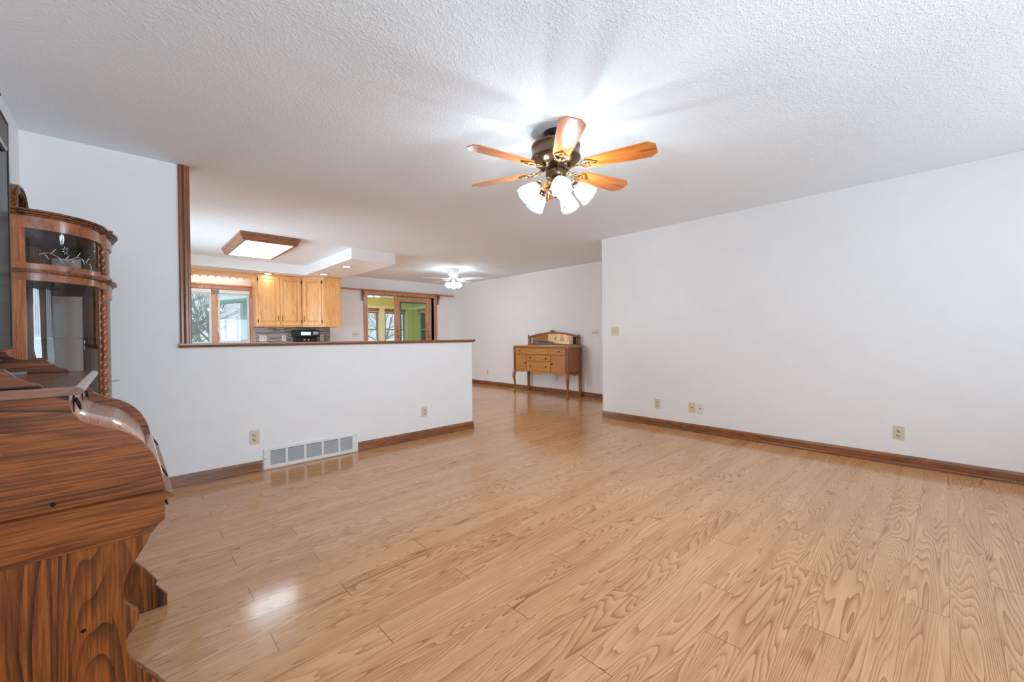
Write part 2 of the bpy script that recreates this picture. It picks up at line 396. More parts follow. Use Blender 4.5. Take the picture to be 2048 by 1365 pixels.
# quarter-round strip at the right wall foot is part of its look
# post trim on the divider end, reeded
b = MB(); x0 = XP-.003
pf = [(x0, YA-.012), (x0+.008, YA-.02), (x0+.02, YA-.02), (x0+.028, YA-.012), (x0+.036, YA-.02), (x0+.048, YA-.02), (x0+.056, YA-.012), (x0+.064, YA-.012),
      (x0+.07, YA-.006), (x0+.07, YA+T+.012), (x0, YA+T+.012), (x0, YA+T), (x0+.022, YA+T), (x0+.022, YA), (x0, YA)]
b.prism(pf, 'Z', ZCAP-.001, H-.001); struct(b.build('trim_1', 'trimZ'))
# cap of the half wall
b = MB(); c0, c1 = XP-.012, XE+.035
b.prism([(YA-.035, ZCAP-.012), (YA-.028, ZCAP-.02), (YA-.018, ZCAP-.03), (YA, ZCAP-.03), (YA, ZCAP-.02), (YA+T, ZCAP-.02), (YA+T, ZCAP-.03), (YA+T+.02, ZCAP-.03), (YA+T+.035, ZCAP-.012), (YA+T+.035, ZCAP), (YA-.035, ZCAP)], 'X', c0, XE+.012)
b.box(XE+.0, XE+.035, YA-.035, YA+T+.035, ZCAP-.013, ZCAP)
b.prism([(XE, ZCAP-.03), (XE+.018, ZCAP-.03), (XE+.035, ZCAP-.013), (XE, ZCAP-.013)], 'Y', YA-.02, YA+T+.02)
struct(b.build('trim_2', 'trimX'))
# plate rail over the sliding door
b = MB(); b.prism([(YD, 2.145), (YD-.02, 2.145), (YD-.03, 2.155), (YD-.10, 2.157), (YD-.105, 2.165), (YD-.10, 2.175), (YD, 2.175)], 'X', 3.06, XC-.02)
struct(b.build('trim_3', 'pinkX'))

# ================================================================== KITCHEN WINDOW
r = struct(empty('window_1', (1.14, YD, WZ0)))
b = MB()
b.box(WX0-.07, WX0, YD-.02, YD+.10, WZ0-.06, WZ1+.06); b.box(WX1, WX1+.065, YD-.02, YD+.10, WZ0-.06, WZ1+.06)
b.box(WX0, WX1, YD-.02, YD+.10, WZ1, WZ1+.06); b.box(WX0-.09, WX1+.08, YD-.05, YD+.10, WZ0-.05, WZ0)
b.box(WX0-.08, WX1+.075, YD-.045, YD, WZ1+.06, WZ1+.085)
b.box(1.10, 1.185, YD, YD+.08, WZ0, WZ1)
b.build('window_frame', 'pinkZ', r, True, .003)
for (x0, x1) in ((WX0, 1.10), (1.185, WX1)):
    b = MB(); q = .035
    b.box(x0, x0+q, YD+.03, YD+.07, WZ0, WZ1-.06); b.box(x1-q, x1, YD+.03, YD+.07, WZ0, WZ1-.06); b.box(x0+q, x1-q, YD+.03, YD+.07, WZ0, WZ0+q); b.box(x0+q, x1-q, YD+.03, YD+.07, WZ1-.06-q, WZ1-.06)
    sh = b.build('sash', 'white', r, True)
    MB().box(x0+q, x1-q, YD+.048, YD+.052, WZ0+q, WZ1-.06-q).build('pane', 'glass', sh, True)
b = MB(); b.box(WX0, 1.09, YD-.01, YD+.03, WZ1-.07, WZ1-.005); b.box(1.20, WX1, YD-.01, YD+.03, WZ1-.07, WZ1-.005)
b.build('blind', 'white', r, True, .004)
MB().box(1.10, 1.19, YD-.018, YD, WZ1-.09, WZ1-.02).build('blind_bracket', 'greyframe', r, True, .003)
b = MB(); b.tube([(1.18, YD-.012, 1.30), (1.185, YD-.02, 1.26), (1.20, YD-.02, 1.16), (1.21, YD-.015, 1.12)], .009, 8); b.build('latch_handle', 'white', r, True)
# ================================================================== SLIDING DOOR
r = struct(empty('door_1', (4.7, YD, 0)))
b = MB()
b.box(DX0-.085, DX0, YD-.02, YD+.12, 0, DZ1+.065); b.box(DX1, DX1+.085, YD-.02, YD+.12, 0, DZ1+.065); b.box(DX0, DX1, YD-.02, YD+.12, DZ1, DZ1+.065)
b.box(DX0, DX1, YD, YD+.12, 0, .03)
b.build('door_frame', 'pinkZ', r, True, .003)
b = MB(); p0, p1, q = 4.53, 5.50, .13
b.box(p0, p0+q, YD+.03, YD+.07, .03, DZ1-.02); b.box(p1-q-.02, p1, YD+.03, YD+.07, .03, DZ1-.02); b.box(p0+q, p1-q-.02, YD+.03, YD+.07, DZ1-.12, DZ1-.02); b.box(p0+q, p1-q-.02, YD+.03, YD+.07, .03, .25)
dp = b.build('door_panel', 'pinkZ', r, True, .003)
MB().box(p0+q, p1-q-.02, YD+.048, YD+.053, .25, DZ1-.12).build('pane', 'tglass', dp, True)
b = MB()
for x in (p0+.06, p1-.09): b.tube([(x, YD+.028, 1.28), (x, YD-.005, 1.27), (x, YD-.012, 1.2), (x, YD-.005, 1.12), (x, YD+.028, 1.11)], .012, 8)
b.build('door_handle', 'brass', dp, True)
b = MB(); b.box(p0+q+.005, p0+q+.06, YD+.085, YD+.10, .03, DZ1-.1); b.box(p1-.12, p1, YD+.085, YD+.1, .03, DZ1-.1); b.box(p0+q, p1, YD+.085, YD+.1, DZ1-.15, DZ1-.1)
b.build('screen_frame', 'greyframe', r, True)
b = MB()
MB().box(DX0, DX0+.03, YD+.02, YD+.1, .03, DZ1).box(DX0, p0+.04, YD+.08, YD+.12, DZ1-.03, DZ1).build('door_track', 'white', r, True)
for x in (DX0-.125, DX1+.09):
    c = MB(); c.prism([(YD-.001, 1.93), (YD-.02, 1.93), (YD-.03, 1.97), (YD-.03, 2.0), (YD-.055, 2.05), (YD-.09, 2.09), (YD-.095, 2.145), (YD-.001, 2.145)], 'X', x, x+.035)
    c.build('corbel', 'trimZ', r, True)

# ================================================================== SUNROOM
SX0, SX1, SY, SH = 2.3, 7.12, 12.5, 2.5
fw = [(5.42, 5.98), (6.20, 6.72)]; 
def wallrun(mb, along, a0, a1, fixed, t, opens, z0, z1, oz0, oz1):
    xs = [a0]; 
    for (p, q) in opens: xs += [p, q]
    xs.append(a1)
    for i in range(0, len(xs), 2):
        bx = (xs[i], xs[i+1], fixed, fixed+t) if along == 'X' else (fixed, fixed+t, xs[i], xs[i+1])
        mb.box(*bx, z0, z1)
    for (p, q) in opens:
        bx = (p, q, fixed, fixed+t) if along == 'X' else (fixed, fixed+t, p, q)
        mb.box(*bx, z0, oz0); mb.box(*bx, oz1, z1)
fw = [(2.7, 3.4), (3.62, 4.32), (4.54, 5.24), (5.40, 5.92), (6.14, 6.86)]
b = MB(); wallrun(b, 'X', SX0, SX1, SY, .12, fw, 0, SH, .6, 2.06); struct(b.build('wall_sunroom_far', 'olive'))
rw = [(9.1, 9.8), (10.1, 10.8), (11.2, 12.0)]
b = MB(); wallrun(b, 'Y', YD+.12, SY, SX1, .12, rw, 0, SH, .6, 2.06); struct(b.build('wall_sunroom_right', 'green'))
b = MB(); b.box(SX0-.1, SX0, YD+.12, SY+.12, -.3, SH); struct(b.build('wall_sunroom_left', 'eave'))
struct(MB().box(SX0, SX1, YD+.12, SY, SH-.02, SH).build('ceiling', 'olive'))
struct(MB().box(SX0-.1, SX1+.1, YD+.12, SY+.12, -.14, -.005).build('floor', 'floor'))
b = MB(); b.box(1.92, SX1+.4, YD+.12, SY+.5, SH+.0, SH+.14); b.box(1.86, 1.92, YD+.12, SY+.55, SH-.06, SH+.16); struct(b.build('roof_eave', 'eave'))
tag(MB().prism([(1.33, 1.90), (2.19, 2.04), (2.19, 2.09), (1.33, 1.95)], 'Y', 9.6, 12.3).build('awning', 'eave'), 'pale sage sloping awning outside top right of the kitchen window', 'awning')
b = MB(); b.box(SX0, SX1, SY-.03, SY, 2.06, 2.14); b.box(SX1-.03, SX1, YD+.12, SY, 2.06, 2.14)
for i, (p, q) in enumerate(fw): b.box(p-.13, p, SY-.02, SY, .5, 2.06); b.box(q, q+.09, SY-.02, SY, .5, 2.06)
struct(b.build('trim_4', 'beige'))
nwin = 4
def sunwin(along, p, q):
    global nwin
    w_ = struct(empty('window_%d' % nwin, (p, SY, .6) if along == 'X' else (SX1, p, .6))); nwin += 1
    def bx(mb, a0, a1, d0, d1, z0, z1):
        if along == 'X': mb.box(a0, a1, SY+d0, SY+d1, z0, z1)
        else: mb.box(SX1+d0, SX1+d1, a0, a1, z0, z1)
    b = MB(); t = .045
    for (a0, a1, z0, z1) in ((p, p+t, .6, 2.06), (q-t, q, .6, 2.06), (p+t, q-t, .6, .65), (p+t, q-t, 2.0, 2.06), (p+t, q-t, 1.36, 1.40)): bx(b, a0, a1, .02, .07, z0, z1)
    b.build('window_frame', 'greyframe', w_, True)
    b = MB(); bx(b, p+t, q-t, .043, .047, .65, 2.0); b.build('pane', 'glass', w_, True)
    b = MB(); bx(b, p-.01, q+.01, -.06, .01, 1.96, 2.06); bx(b, p, q, -.04, .0, 1.90, 1.945); b.build('blind', 'bamboo', w_, True)
    b = MB(); bx(b, p, q, -.045, -.01, 1.945, 1.96); b.build('blind_cord', 'white', w_, True)
for (p, q) in fw[2:]: sunwin('X', p, q)
for (p, q) in rw: sunwin('Y', p, q)
# sunroom ceiling light
r = empty('sunroom_light', (4.9, 10.6, SH-.02), 0, 'bright cluster light on the sunroom ceiling seen through sliding door', 'ceiling light')
MB().lathe([(.0, 0), (.12, 0), (.11, -.04), (.03, -.07), (.03, -.16), (0, -.16)], n=20).build('fixture_base', 'white', r)
for k in range(4):
    a = R(90*k+20); MB().lathe([(.001, .0), (.05, -.01), (.075, -.06), (.06, -.11), (.0, -.12)], (.13*math.cos(a), .13*math.sin(a), -.13), 16).build('lamp_shade', 'sunopal', r)

# ================================================================== OUTDOORS
b = MB(); b.box(-60, 90, 8.81, 160, -1.2, -1.1); tag(b.build('lawn', 'lawn'), kind='structure')
def tree(name, x, y, h, seed, label, lean=0, rad=.16, deep=5):
    rnd = random.Random(seed); mb = MB()
    def br(p, d, L, r, dep):
        n = 5; pts = [p]; q = p
        for i in range(n):
            d = (d+Vector((rnd.uniform(-1, 1), rnd.uniform(-1, 1), rnd.uniform(-.5, .6)))*.2).normalized(); q = q+d*L/n; pts.append(q)
        mb.tube(pts, [r*(1-.5*i/n) for i in range(n+1)], 7 if dep < 2 else 3)
        if dep >= deep: return
        for i in range((3, 4, 4, 3, 3)[min(dep, 4)]):
            t = pts[rnd.choice((2, 3, 4, 5))]; a = rnd.uniform(.5, 1.2)
            nd = (d+Vector((rnd.uniform(-1, 1), rnd.uniform(-1, 1), rnd.uniform(-.45, .55)))*a).normalized()
            br(t, nd, L*rnd.uniform(.6, .85), max(r*.52, .004), dep+1)
    br(Vector((x, y, -1.15)), Vector((lean, 0, 1)).normalized(), h*.36, rad, 0)
    return tag(mb.build(name, 'bark'), label, 'tree', 'bare trees outside')
tree('bare_tree', 2.42, 14.2, 7.0, 3, 'bare tree with thick leaning trunk outside right half of kitchen window', -.22, .15, 5)
tree('bare_tree', 1.9, 20.5, 6.0, 11, 'bare tree with thin twigs outside left half of kitchen window', 0, .09, 4)
for i, (x, y, s) in enumerate(((8.2, 17, 21), (14.8, 22.0, 22), (11.4, 17.5, 23))):
    tree('bare_tree', x, y, 6.5, s, ('bare tree outside the leftmost sunroom window', 'bare tree outside the side windows of the sunroom', 'bare tree outside the middle sunroom window')[i], 0, .12, 5)

# ================================================================== KITCHEN
# two-door wall cabinet
ZC0, ZC1 = 1.335, 2.272
def door_panel(x0, x1, z0, z1, d, root, hinge_left):
    # face at y=d (front towards -Y)
    b = MB(); st = .055
    b.box(x0, x0+st, d-.02, d, z0, z1); b.box(x1-st, x1, d-.02, d, z0, z1); b.box(x0+st, x1-st, d-.02, d, z0, z0+st); b.box(x0+st, x1-st, d-.02, d, z1-st, z1)
    b.box(x0+st, x1-st, d-.008, d, z0+st, z1-st)
    dr = b.build('door', 'honZ', root, bevel=.004)
    a0, a1, c0, c1 = x0+st+.008, x1-st-.008, z0+st+.008, z1-st-.008; i = .025
    vs = [(a0, d-.008, c0), (a1, d-.008, c0), (a1, d-.008, c1), (a0, d-.008, c1), (a0+i, d-.018, c0+i), (a1-i, d-.018, c0+i), (a1-i, d-.018, c1-i), (a0+i, d-.018, c1-i)]
    MB().add(vs, [(4, 5, 6, 7), (0, 1, 5, 4), (1, 2, 6, 5), (2, 3, 7, 6), (3, 0, 4, 7)]).build('raised_panel', 'honZ', dr)
    hx = x1-.028 if hinge_left else x0+.028
    MB().tube([(hx, d-.02, z0+.07), (hx, d-.04, z0+.085), (hx, d-.042, z0+.12), (hx, d-.04, z0+.155), (hx, d-.02, z0+.17)], .005, 8).build('handle', 'bronze', dr)
    kx = x0-.004 if hinge_left else x1+.004
    for zz in (z0+.05, z1-.09): MB().box(kx-.007, kx+.007, d-.024, d-.002, zz, zz+.045).build('hinge', 'dkbronze', dr)
r = empty('wall_cabinet', (1.69, YD-.32, ZC0), 0, 'honey oak two-door wall cabinet beside the kitchen window', 'cabinet')
MB().box(0, .755, 0, .318, 0, ZC1-ZC0).build('carcass', 'honZ', r, bevel=.003)
wc = r
door_panel(.035, .375, .03, ZC1-ZC0-.03, 0, r, True); door_panel(.385, .735, .03, ZC1-ZC0-.03, 0, r, False)
r = empty('corner_cabinet', (2.45, YD-.32, ZC0), 0, 'honey oak diagonal corner wall cabinet with one door and plain end panel', 'cabinet')
MB().prism([(0, 0), (.29, -.29), (.61, -.29), (.61, .318), (0, .318)], 'Z', 0, ZC1-ZC0).build('carcass', 'honZ', r)
# its door is modelled in the diagonal plane
dd = empty('door', (0, 0, 0), 0); dd.parent = r
bpy.data.objects.remove(dd)
def xf(o, mat3, t):
    for v in o.data.vertices: v.co = mat3 @ v.co + Vector(t)
before = set(bpy.data.objects)
door_panel(.03, .375, .03, ZC1-ZC0-.03, -.001, r, False)
for o in set(bpy.data.objects)-before: xf(o, rot('Z', R(-45)), (0, 0, 0))
cap_prof = lambda z: [(.0005, z-.045), (.012, z-.045), (.022, z-.002), (.0005, z-.002)]
MB().ribbon([(1.69, YD-.32), (2.448, YD-.32)], cap_prof(ZC1)).build('crown_moulding', 'honX', wc, True)
MB().ribbon([(2.452, YD-.32), (2.74, YD-.61), (3.06, YD-.61), (3.06, YD-.005)], cap_prof(ZC1)).build('crown_moulding', 'honX', r, True)
# scalloped valance
b = MB(); x0, x1 = .50, 1.688; pts = [(x0, 2.272), (x0, 2.13)]; n = 11; wd = (x1-.06-x0)/n
for i in range(n):
    for k in range(7):
        a = math.pi*k/6; pts.append((x0+wd*(i+.5)-math.cos(a)*wd*.5, 2.135+.042*math.sin(a)))
pts += [(x1-.05, 2.11), (x1, 2.10), (x1, 2.272)]
b.prism(pts, 'Y', YD-.325, YD-.30)
tag(b.build('scalloped_valance', 'honX'), 'scalloped oak valance board across the top of the kitchen window', 'valance')
tag(MB().tube([(.62, YD-.14, 2.235), (1.55, YD-.14, 2.235)], .013, 10).box(.60, 1.57, YD-.17, YD-.11, 2.25, 2.275).build('valance_light', 'tube'), 'lit tube lamp tucked behind the scalloped valance over the window', 'lamp')
struct(MB().box(1.74, 3.062, YD-.008, YD, .95, ZC0).build('wall_tile', 'tile'))
# counter and base cabinets along the kitchen wall
tag(MB().box(-.40, 3.08, YD-.64, YD-.009, .90, .94).build('countertop', 'counter', bevel=.006), 'pale laminate countertop along the kitchen window wall', 'countertop')
xs = [-.40, .3, 1.0, 1.7, 2.4, 3.06]
for i in range(5):
    r = empty('base_cabinet', (xs[i], YD-.60, 0), 0, None, 'cabinet', 'base cabinets under the counter')
    r['label'] = 'honey oak base cabinet under the pale kitchen countertop'
    wd = xs[i+1]-xs[i]-.004
    MB().box(0, wd, 0, .58, .1, .898).box(0, wd, .06, .58, 0, .1).build('carcass', 'honZ', r)
    MB().box(.02, wd-.02, -.02, 0, .13, .70).build('door', 'honZ', r, bevel=.006); MB().box(.02, wd-.02, -.02, 0, .73, .88).build('drawer', 'honX', r, bevel=.006)
# countertop appliance
ax = 2.33; ay = 8.36
r = empty('countertop_appliance', (ax, ay, .941), 0, 'black kitchen appliance with small lit display standing on the counter by the mosaic tile', 'appliance')
MB().box(0, .42, 0, .25, .02, .12).box(.02, .40, .06, .25, .12, .2).build('body', 'black', r, bevel=.01)
MB().box(-.005, .43, -.01, .26, .2, .335).build('top_housing', 'black', r, bevel=.02)
MB().box(.09, .26, -.016, -.009, .24, .30).build('display', 'lcd', r, bevel=.002)
MB().box(.30, .40, -.018, -.008, .25, .31).build('metal_panel', 'silver', r, bevel=.006)
for bx_ in (.15, .22): MB().tube([(bx_, .022, .15), (bx_, -.02, .15)], .013, 12).build('button', 'silver', r)
for fx in (.03, .36): MB().box(fx, fx+.03, .02, .22, 0, .022).build('foot', 'black', r)
# fluorescent ceiling light
r = empty('fluorescent_light', (1.375, 6.54, H), 0, 'square lit fluorescent ceiling light with stepped wooden frame over the kitchen', 'ceiling light')
hw, hl = .34, .66
prof = [(0, -.001), (0, -.03), (-.012, -.036), (-.012, -.05), (-.02, -.056), (-.02, -.075), (-.032, -.085), (-.032, -.1), (-.075, -.1), (-.075, -.001)]
b = MB(); b.ribbon([(-hw, -hl), (hw, -hl), (hw, hl), (-hw, hl)], prof, closed=True); b.build('wood_frame', 'trimX', r)
MB().box(-hw+.07, hw-.07, -hl+.07, hl-.07, -.098, -.085).build('diffuser', 'panel', r)
# recessed cans
cl = ('recessed ceiling light above the two-door wall cabinet, nearest the window', 'recessed ceiling light over the corner cabinet', 'recessed ceiling light nearest the front end of the bulkhead')
c0 = None
for (x, y), lb in zip(((1.86, 8.24), (2.62, 7.68), (2.61, 6.62)), cl):
    if c0 is None:
        c0 = empty('recessed_light', (x, y, ZS), 0)
        MB().lathe([(.055, -.012), (.085, -.008), (.092, 0), (.055, 0), (.055, -.012)], n=28).build('trim_ring', 'silver', c0)
        MB().lathe([(.0, -.004), (.054, -.004), (.054, -.001), (0, -.001)], n=28).build('lamp', 'can', c0)
        o = c0
    else: o = copy_tree(c0); o.location = (x, y, ZS)
    tag(o, lb, 'recessed light', 'recessed lights in the kitchen bulkhead')

# ================================================================== WALL PLATES
# local frame: plate in XZ, front towards -Y
def plate(kind, loc, rz, mat, label, cat, wd=.072, ht=.116, n=1):
    names = {'outlet': 'outlet', 'switch': 'light_switch', 'jack': 'cable_jack'}
    r = empty(names[kind], loc, rz, label, cat)
    MB().box(-wd/2, wd/2, -.006, -.0005, -ht/2, ht/2).build('cover_plate', mat, r, bevel=.0025)
    if kind == 'outlet':
        for s in (-1, 1):
            b = MB().lathe([(.0, 0), (.0168, 0), (.0168, .003), (0, .003)], (0, -.0065, s*.0195), 20, rot('X', R(90)))
            rc = b.build('receptacle', mat, r)
            q = MB(); z = s*.0195
            q.box(-.008, -.0055, -.0102, -.009, z-.002, z+.0075); q.box(.0055, .008, -.0102, -.009, z-.001, z+.0065); q.box(-.0025, .0025, -.0102, -.009, z-.0105, z-.0055)
            q.build('slot', 'slot', rc)
    elif kind == 'switch':
        for i in range(n):
            x = (i-(n-1)/2)*.046
            MB().box(x-.005, x+.005, -.008, -.005, -.012, .012).build('toggle_slot', 'slot' if mat != 'almondd' else 'almond', r)
            MB().box(x-.004, x+.004, -.018, -.007, .0, .009).build('toggle', mat, r, bevel=.001)
    else:
        MB().lathe([(0, 0), (.006, 0), (.005, .008), (0, .008)], (0, -.006, 0), 12, rot('X', R(90))).build('connector', 'slot', r)
    return r
E_ = -R(90)
plate('outlet', (.781, YA, .296), 0, 'almond', 'almond duplex outlet on half wall, left of the white floor vent', 'outlet')
plate('outlet', (2.412, YA, .297), 0, 'almond', 'almond duplex outlet near right end of half wall', 'outlet')
plate('outlet', (XB, .268, .274), E_, 'almond', 'almond duplex outlet alone on right part of the right wall', 'outlet')
plate('outlet', (XB, 2.437, .276), E_, 'almond', 'duplex outlet on right wall, nearest its left corner', 'outlet')
plate('jack', (XB, 2.014, .278), E_, 'almond', 'almond cable jack plate on right wall, left of its twin', 'wall jack')
plate('jack', (XB, 1.92, .278), E_, 'ivory', 'paler ivory cable jack plate on right wall, right of its twin', 'wall jack')
plate('switch', (XB, 3.034, 1.18), E_, 'almondd', 'yellowed double light switch on right wall near the corner', 'light switch', .114, .116, 2)
plate('switch', (XC, 4.31, 1.176), E_, 'ivory', 'ivory triple light switch on dining wall right of the sideboard', 'light switch', .16, .116, 3)
plate('outlet', (XC, 7.32, .294), E_, 'ivory', 'ivory outlet low on dining wall left of the sideboard', 'outlet')
plate('outlet', (XC, 5.22, .30), E_, 'ivory', 'ivory outlet on dining wall beneath the sideboard', 'outlet')
plate('switch', (3.60, YD, 1.2), 0, 'ivory', 'ivory triple light switch left of the sliding door', 'light switch', .16, .116, 3)
plate('switch', (1.86, YD-.008, 1.13), 0, 'ivory', 'white double switch plate on the mosaic tile beside the window', 'light switch', .118, .116, 2)
plate('outlet', (2.21, YD-.008, 1.13), 0, 'ivory', 'white outlet on the mosaic tile left of the black appliance', 'outlet')
plate('outlet', (2.90, YD-.008, 1.13), 0, 'ivory', 'white outlet on the mosaic tile right of the black appliance', 'outlet')

# floor register
r = empty('wall_register', (1.247, YA, .095), 0, 'long white metal return air vent low on the half wall', 'vent')
b = MB(); w2, h2 = .403, .088; openings = []
cw = (2*w2-.05)/5
b.box(-w2, w2, -.012, -.001, h2-.024, h2); b.box(-w2, w2, -.012, -.001, -h2, -h2+.026)
for i in range(6):
    x = -w2+.025+cw*i; a = .025 if i in (0, 5) else .010
    b.box(x-a if i else -w2, x+a if i < 5 else w2, -.012, -.001, -h2+.026, h2-.024)
b.build('frame', 'register', r, bevel=.002)
MB().box(-w2+.01, w2-.01, -.002, -.0005, -h2+.01, h2-.01).build('backing', 'grille', r)
for i in range(5):
    x0 = -w2+.025+cw*i+.008; b = MB()
    for j in range(15):
        z = -h2+.028+j*.0082
        b.add([(x0, -.010, z), (x0+cw-.016, -.010, z), (x0+cw-.016, -.003, z+.0032), (x0, -.003, z+.0032), (x0, -.0092, z-.001), (x0+cw-.016, -.0092, z-.001), (x0+cw-.016, -.0022, z+.0022), (x0, -.0022, z+.0022)],
              [(0, 1, 2, 3), (7, 6, 5, 4), (0, 4, 5, 1), (2, 6, 7, 3), (0, 3, 7, 4), (1, 5, 6, 2)])
    b.build('louvre', 'register', r)
for s in (-1, 1): MB().lathe([(0, 0), (.004, 0), (.003, .0015), (0, .0015)], (s*(w2-.012), -.012, 0), 10, rot('X', R(90))).build('screw', 'slot', r)

# ================================================================== CEILING FANS
def bell(mb, base, dirv, L, r0, r1, n=32, scal=.06):
    d = Vector(dirv).normalized(); q = Vector((0, 0, 1)).rotation_difference(d).to_matrix()
    prof = []
    for i in range(11):
        t = i/10; rr = r0+(r1-r0)*(math.sin(t*math.pi*.5)**.75)*.93+ (r1*.07*t**4)
        prof.append((rr, t*L))
    mb.lathe([(r0*.2, 0)]+prof, base, n, q, rfun=lambda a, z: 1+scal*math.cos(8*a)*max(0, (z/L-.35)/.65)**1.5)
def big_fan(loc, rz0):
    r = empty('ceiling_fan', loc, 0, 'bronze ceiling fan with six oak blades and five glass tulip lamps in the living room', 'ceiling fan')
    MB().lathe([(0, 0), (.075, 0), (.078, -.012), (.06, -.03), (.055, -.05), (.09, -.06), (.1, -.065), (0, -.065)], n=32).build('canopy', 'dkbronze', r)
    MB().lathe([(.09, -.06), (.11, -.062), (.13, -.072), (.15, -.085), (.158, -.09), (.158, -.1), (.154, -.104), (.154, -.16), (.16, -.165), (.16, -.172), (.145, -.19), (.115, -.212), (.08, -.225), (.05, -.228), (.05, -.24), (0, -.24)], n=48).build('motor_housing', 'bronze', r)
    for k in range(16):
        a = 2*math.pi*k/16; MB().tube([(.147*math.cos(a), .147*math.sin(a), -.088), (.120*math.cos(a), .120*math.sin(a), -.068)], .006, 6).build('vent_rib', 'brass', r)
    MB().lathe([(.05, -.235), (.062, -.24), (.066, -.25), (.066, -.285), (.058, -.295), (.035, -.30), (.03, -.315), (.03, -.33), (.045, -.335), (.055, -.35), (.055, -.375), (.04, -.395), (.018, -.405), (.008, -.42), (0, -.422)], n=32).build('light_kit', 'bronze', r)
    zb = -.235
    for k in range(6):
        a = rz0+R(60*k); Q = rot('Z', a); P = rot('X', R(-12))
        # blade: outline in local xy
        out = [(.20, -.045), (.215, -.05), (.44, -.066), (.585, -.072), (.625, -.040), (.625, .040), (.585, .072), (.44, .066), (.215, .05), (.20, .045)]
        b = MB(); b.prism(out, 'Z', -.003, .003)
        o = b.build('blade', 'blade', r); 
        for v in o.data.vertices: v.co = P @ v.co + Vector((0, 0, zb))
        o.rotation_euler = (0, 0, a)
        ib = MB()
        ib.tube([(.085, 0, .012), (.12, 0, -.004), (.16, .0, -.012), (.20, 0, -.008)], [.011, .009, .008, .008], 8)
        for s in (-1, 1):
            ib.tube([(.15, 0, -.01), (.17, s*.02, -.010), (.195, s*.036, -.009), (.225, s*.034, -.008), (.245, s*.015, -.008), (.27, 0, -.008)], .0055, 8)
            ib.tube([(.13, s*.004, -.004), (.14, s*.024, -.006), (.16, s*.03, -.008), (.175, s*.02, -.009)], .004, 6)
        ib.lathe([(0, -.013), (.01, -.012), (.012, -.006), (0, -.006)], (.215, 0, 0), 10)
        io = ib.build('blade_iron', 'brass', o)
        for v in io.data.vertices:
            t = min(1, max(0, (v.co.x-.1)/.1)); p2 = rot('X', R(-12*t)) @ v.co; v.co = p2 + Vector((0, 0, zb))
    lights = []
    for k in range(5):
        a = R(229+72*k); c, s = math.cos(a), math.sin(a)
        ab = MB(); ab.tube([(.05*c, .05*s, -.36), (.085*c, .085*s, -.375), (.115*c, .115*s, -.36), (.13*c, .13*s, -.335), (.118*c, .118*s, -.318), (.10*c, .10*s, -.325)], .006, 8)
        ab.tube([(.115*c, .115*s, -.36), (.125*c, .125*s, -.352)], .01, 8)
        d = Vector((c*.75, s*.75, -.66)).normalized(); p = Vector((.115*c, .115*s, -.345))
        arm = ab.build('lamp_arm', 'brass', r)
        q = Vector((0, 0, 1)).rotation_difference(d).to_matrix()
        MB().lathe([(0, 0), (.018, 0), (.026, .008), (.026, .026), (.022, .03), (0, .03)], p, 20, q).build('socket_cup', 'bronze', arm)
        sb = MB(); bell(sb, p+d*.022, d, .115, .026, .062); sh = sb.build('lamp_shade', 'shade', r)
        MB().lathe([(0, 0), (.010, .004), (.011, .02), (.018, .035), (.021, .05), (.017, .064), (.008, .072), (0, .074)], p+d*.026, 14, q).build('bulb', 'bulb', sh)
    MB().tube([(.03, -.05, -.33), (.03, -.05, -.47)], .0012, 5).tube([(-.05, .02, -.33), (-.05, .02, -.44)], .0012, 5).lathe([(0, -.49), (.006, -.485), (.006, -.474), (0, -.468)], (.03, -.05, 0), 10).build('pull_chain', 'brass', r)
    return r
big_fan((2.05, 1.74, H), R(228.7))
def small_fan(loc):
    r = empty('ceiling_fan', loc, 0, 'white ceiling fan with five white blades and lit globes in the dining area', 'ceiling fan')
    MB().lathe([(0, 0), (.115, 0), (.118, -.02), (.1, -.08), (.095, -.12), (.06, -.15), (.045, -.16), (0, -.16)], n=40).build('motor_housing', 'white', r)
    MB().lathe([(.045, -.155), (.05, -.17), (.05, -.20), (.035, -.22), (.025, -.25), (.03, -.27), (0, -.28)], n=28).build('light_kit', 'chrome', r)
    base = -43.4+180
    for k in range(5):
        # angles measured in the horizontal plane
        a = R(-9-43.4+72*k)
        out = [(.17, -.04), (.3, -.055), (.56, -.062), (.60, -.045), (.61, 0), (.60, .045), (.56, .062), (.3, .055), (.17, .04)]
        o = MB().prism(out, 'Z', -.003, .003).build('blade', 'white', r)
        for v in o.data.vertices: v.co = rot('X', R(-11)) @ v.co + Vector((0, 0, -.19))
        o.rotation_euler = (0, 0, a)
        io = MB().tube([(.05, 0, -.165), (.10, 0, -.18), (.15, 0, -.195), (.22, 0, -.197)], [.012, .010, .010, .014], 8).build('blade_iron', 'white', o)
    for k in range(4):
        a = R(228+90*k+6); c, s = math.cos(a), math.sin(a); d = Vector((c*.62, s*.62, -.78)).normalized(); p = Vector((.06*c, .06*s, -.255))
        q = Vector((0, 0, 1)).rotation_difference(d).to_matrix()
        arm = MB().tube([(0, 0, -.25), tuple(p)], .008, 8).lathe([(0, 0), (.022, 0), (.024, .02), (0, .02)], p, 14, q).build('lamp_arm', 'chrome', r)
        MB().lathe([(.022, .01), (.042, .03), (.056, .06), (.058, .085), (.05, .105), (.03, .115), (0, .118)], p, 22, q).build('lamp_shade', 'opal', r)
small_fan((4.66, 6.57, H))

# ================================================================== SIDEBOARD
r = empty('sideboard', (5.90, 5.262, 0), -R(90), 'antique oak sideboard with arched mirror and cabriole legs against the dining wall', 'sideboard')
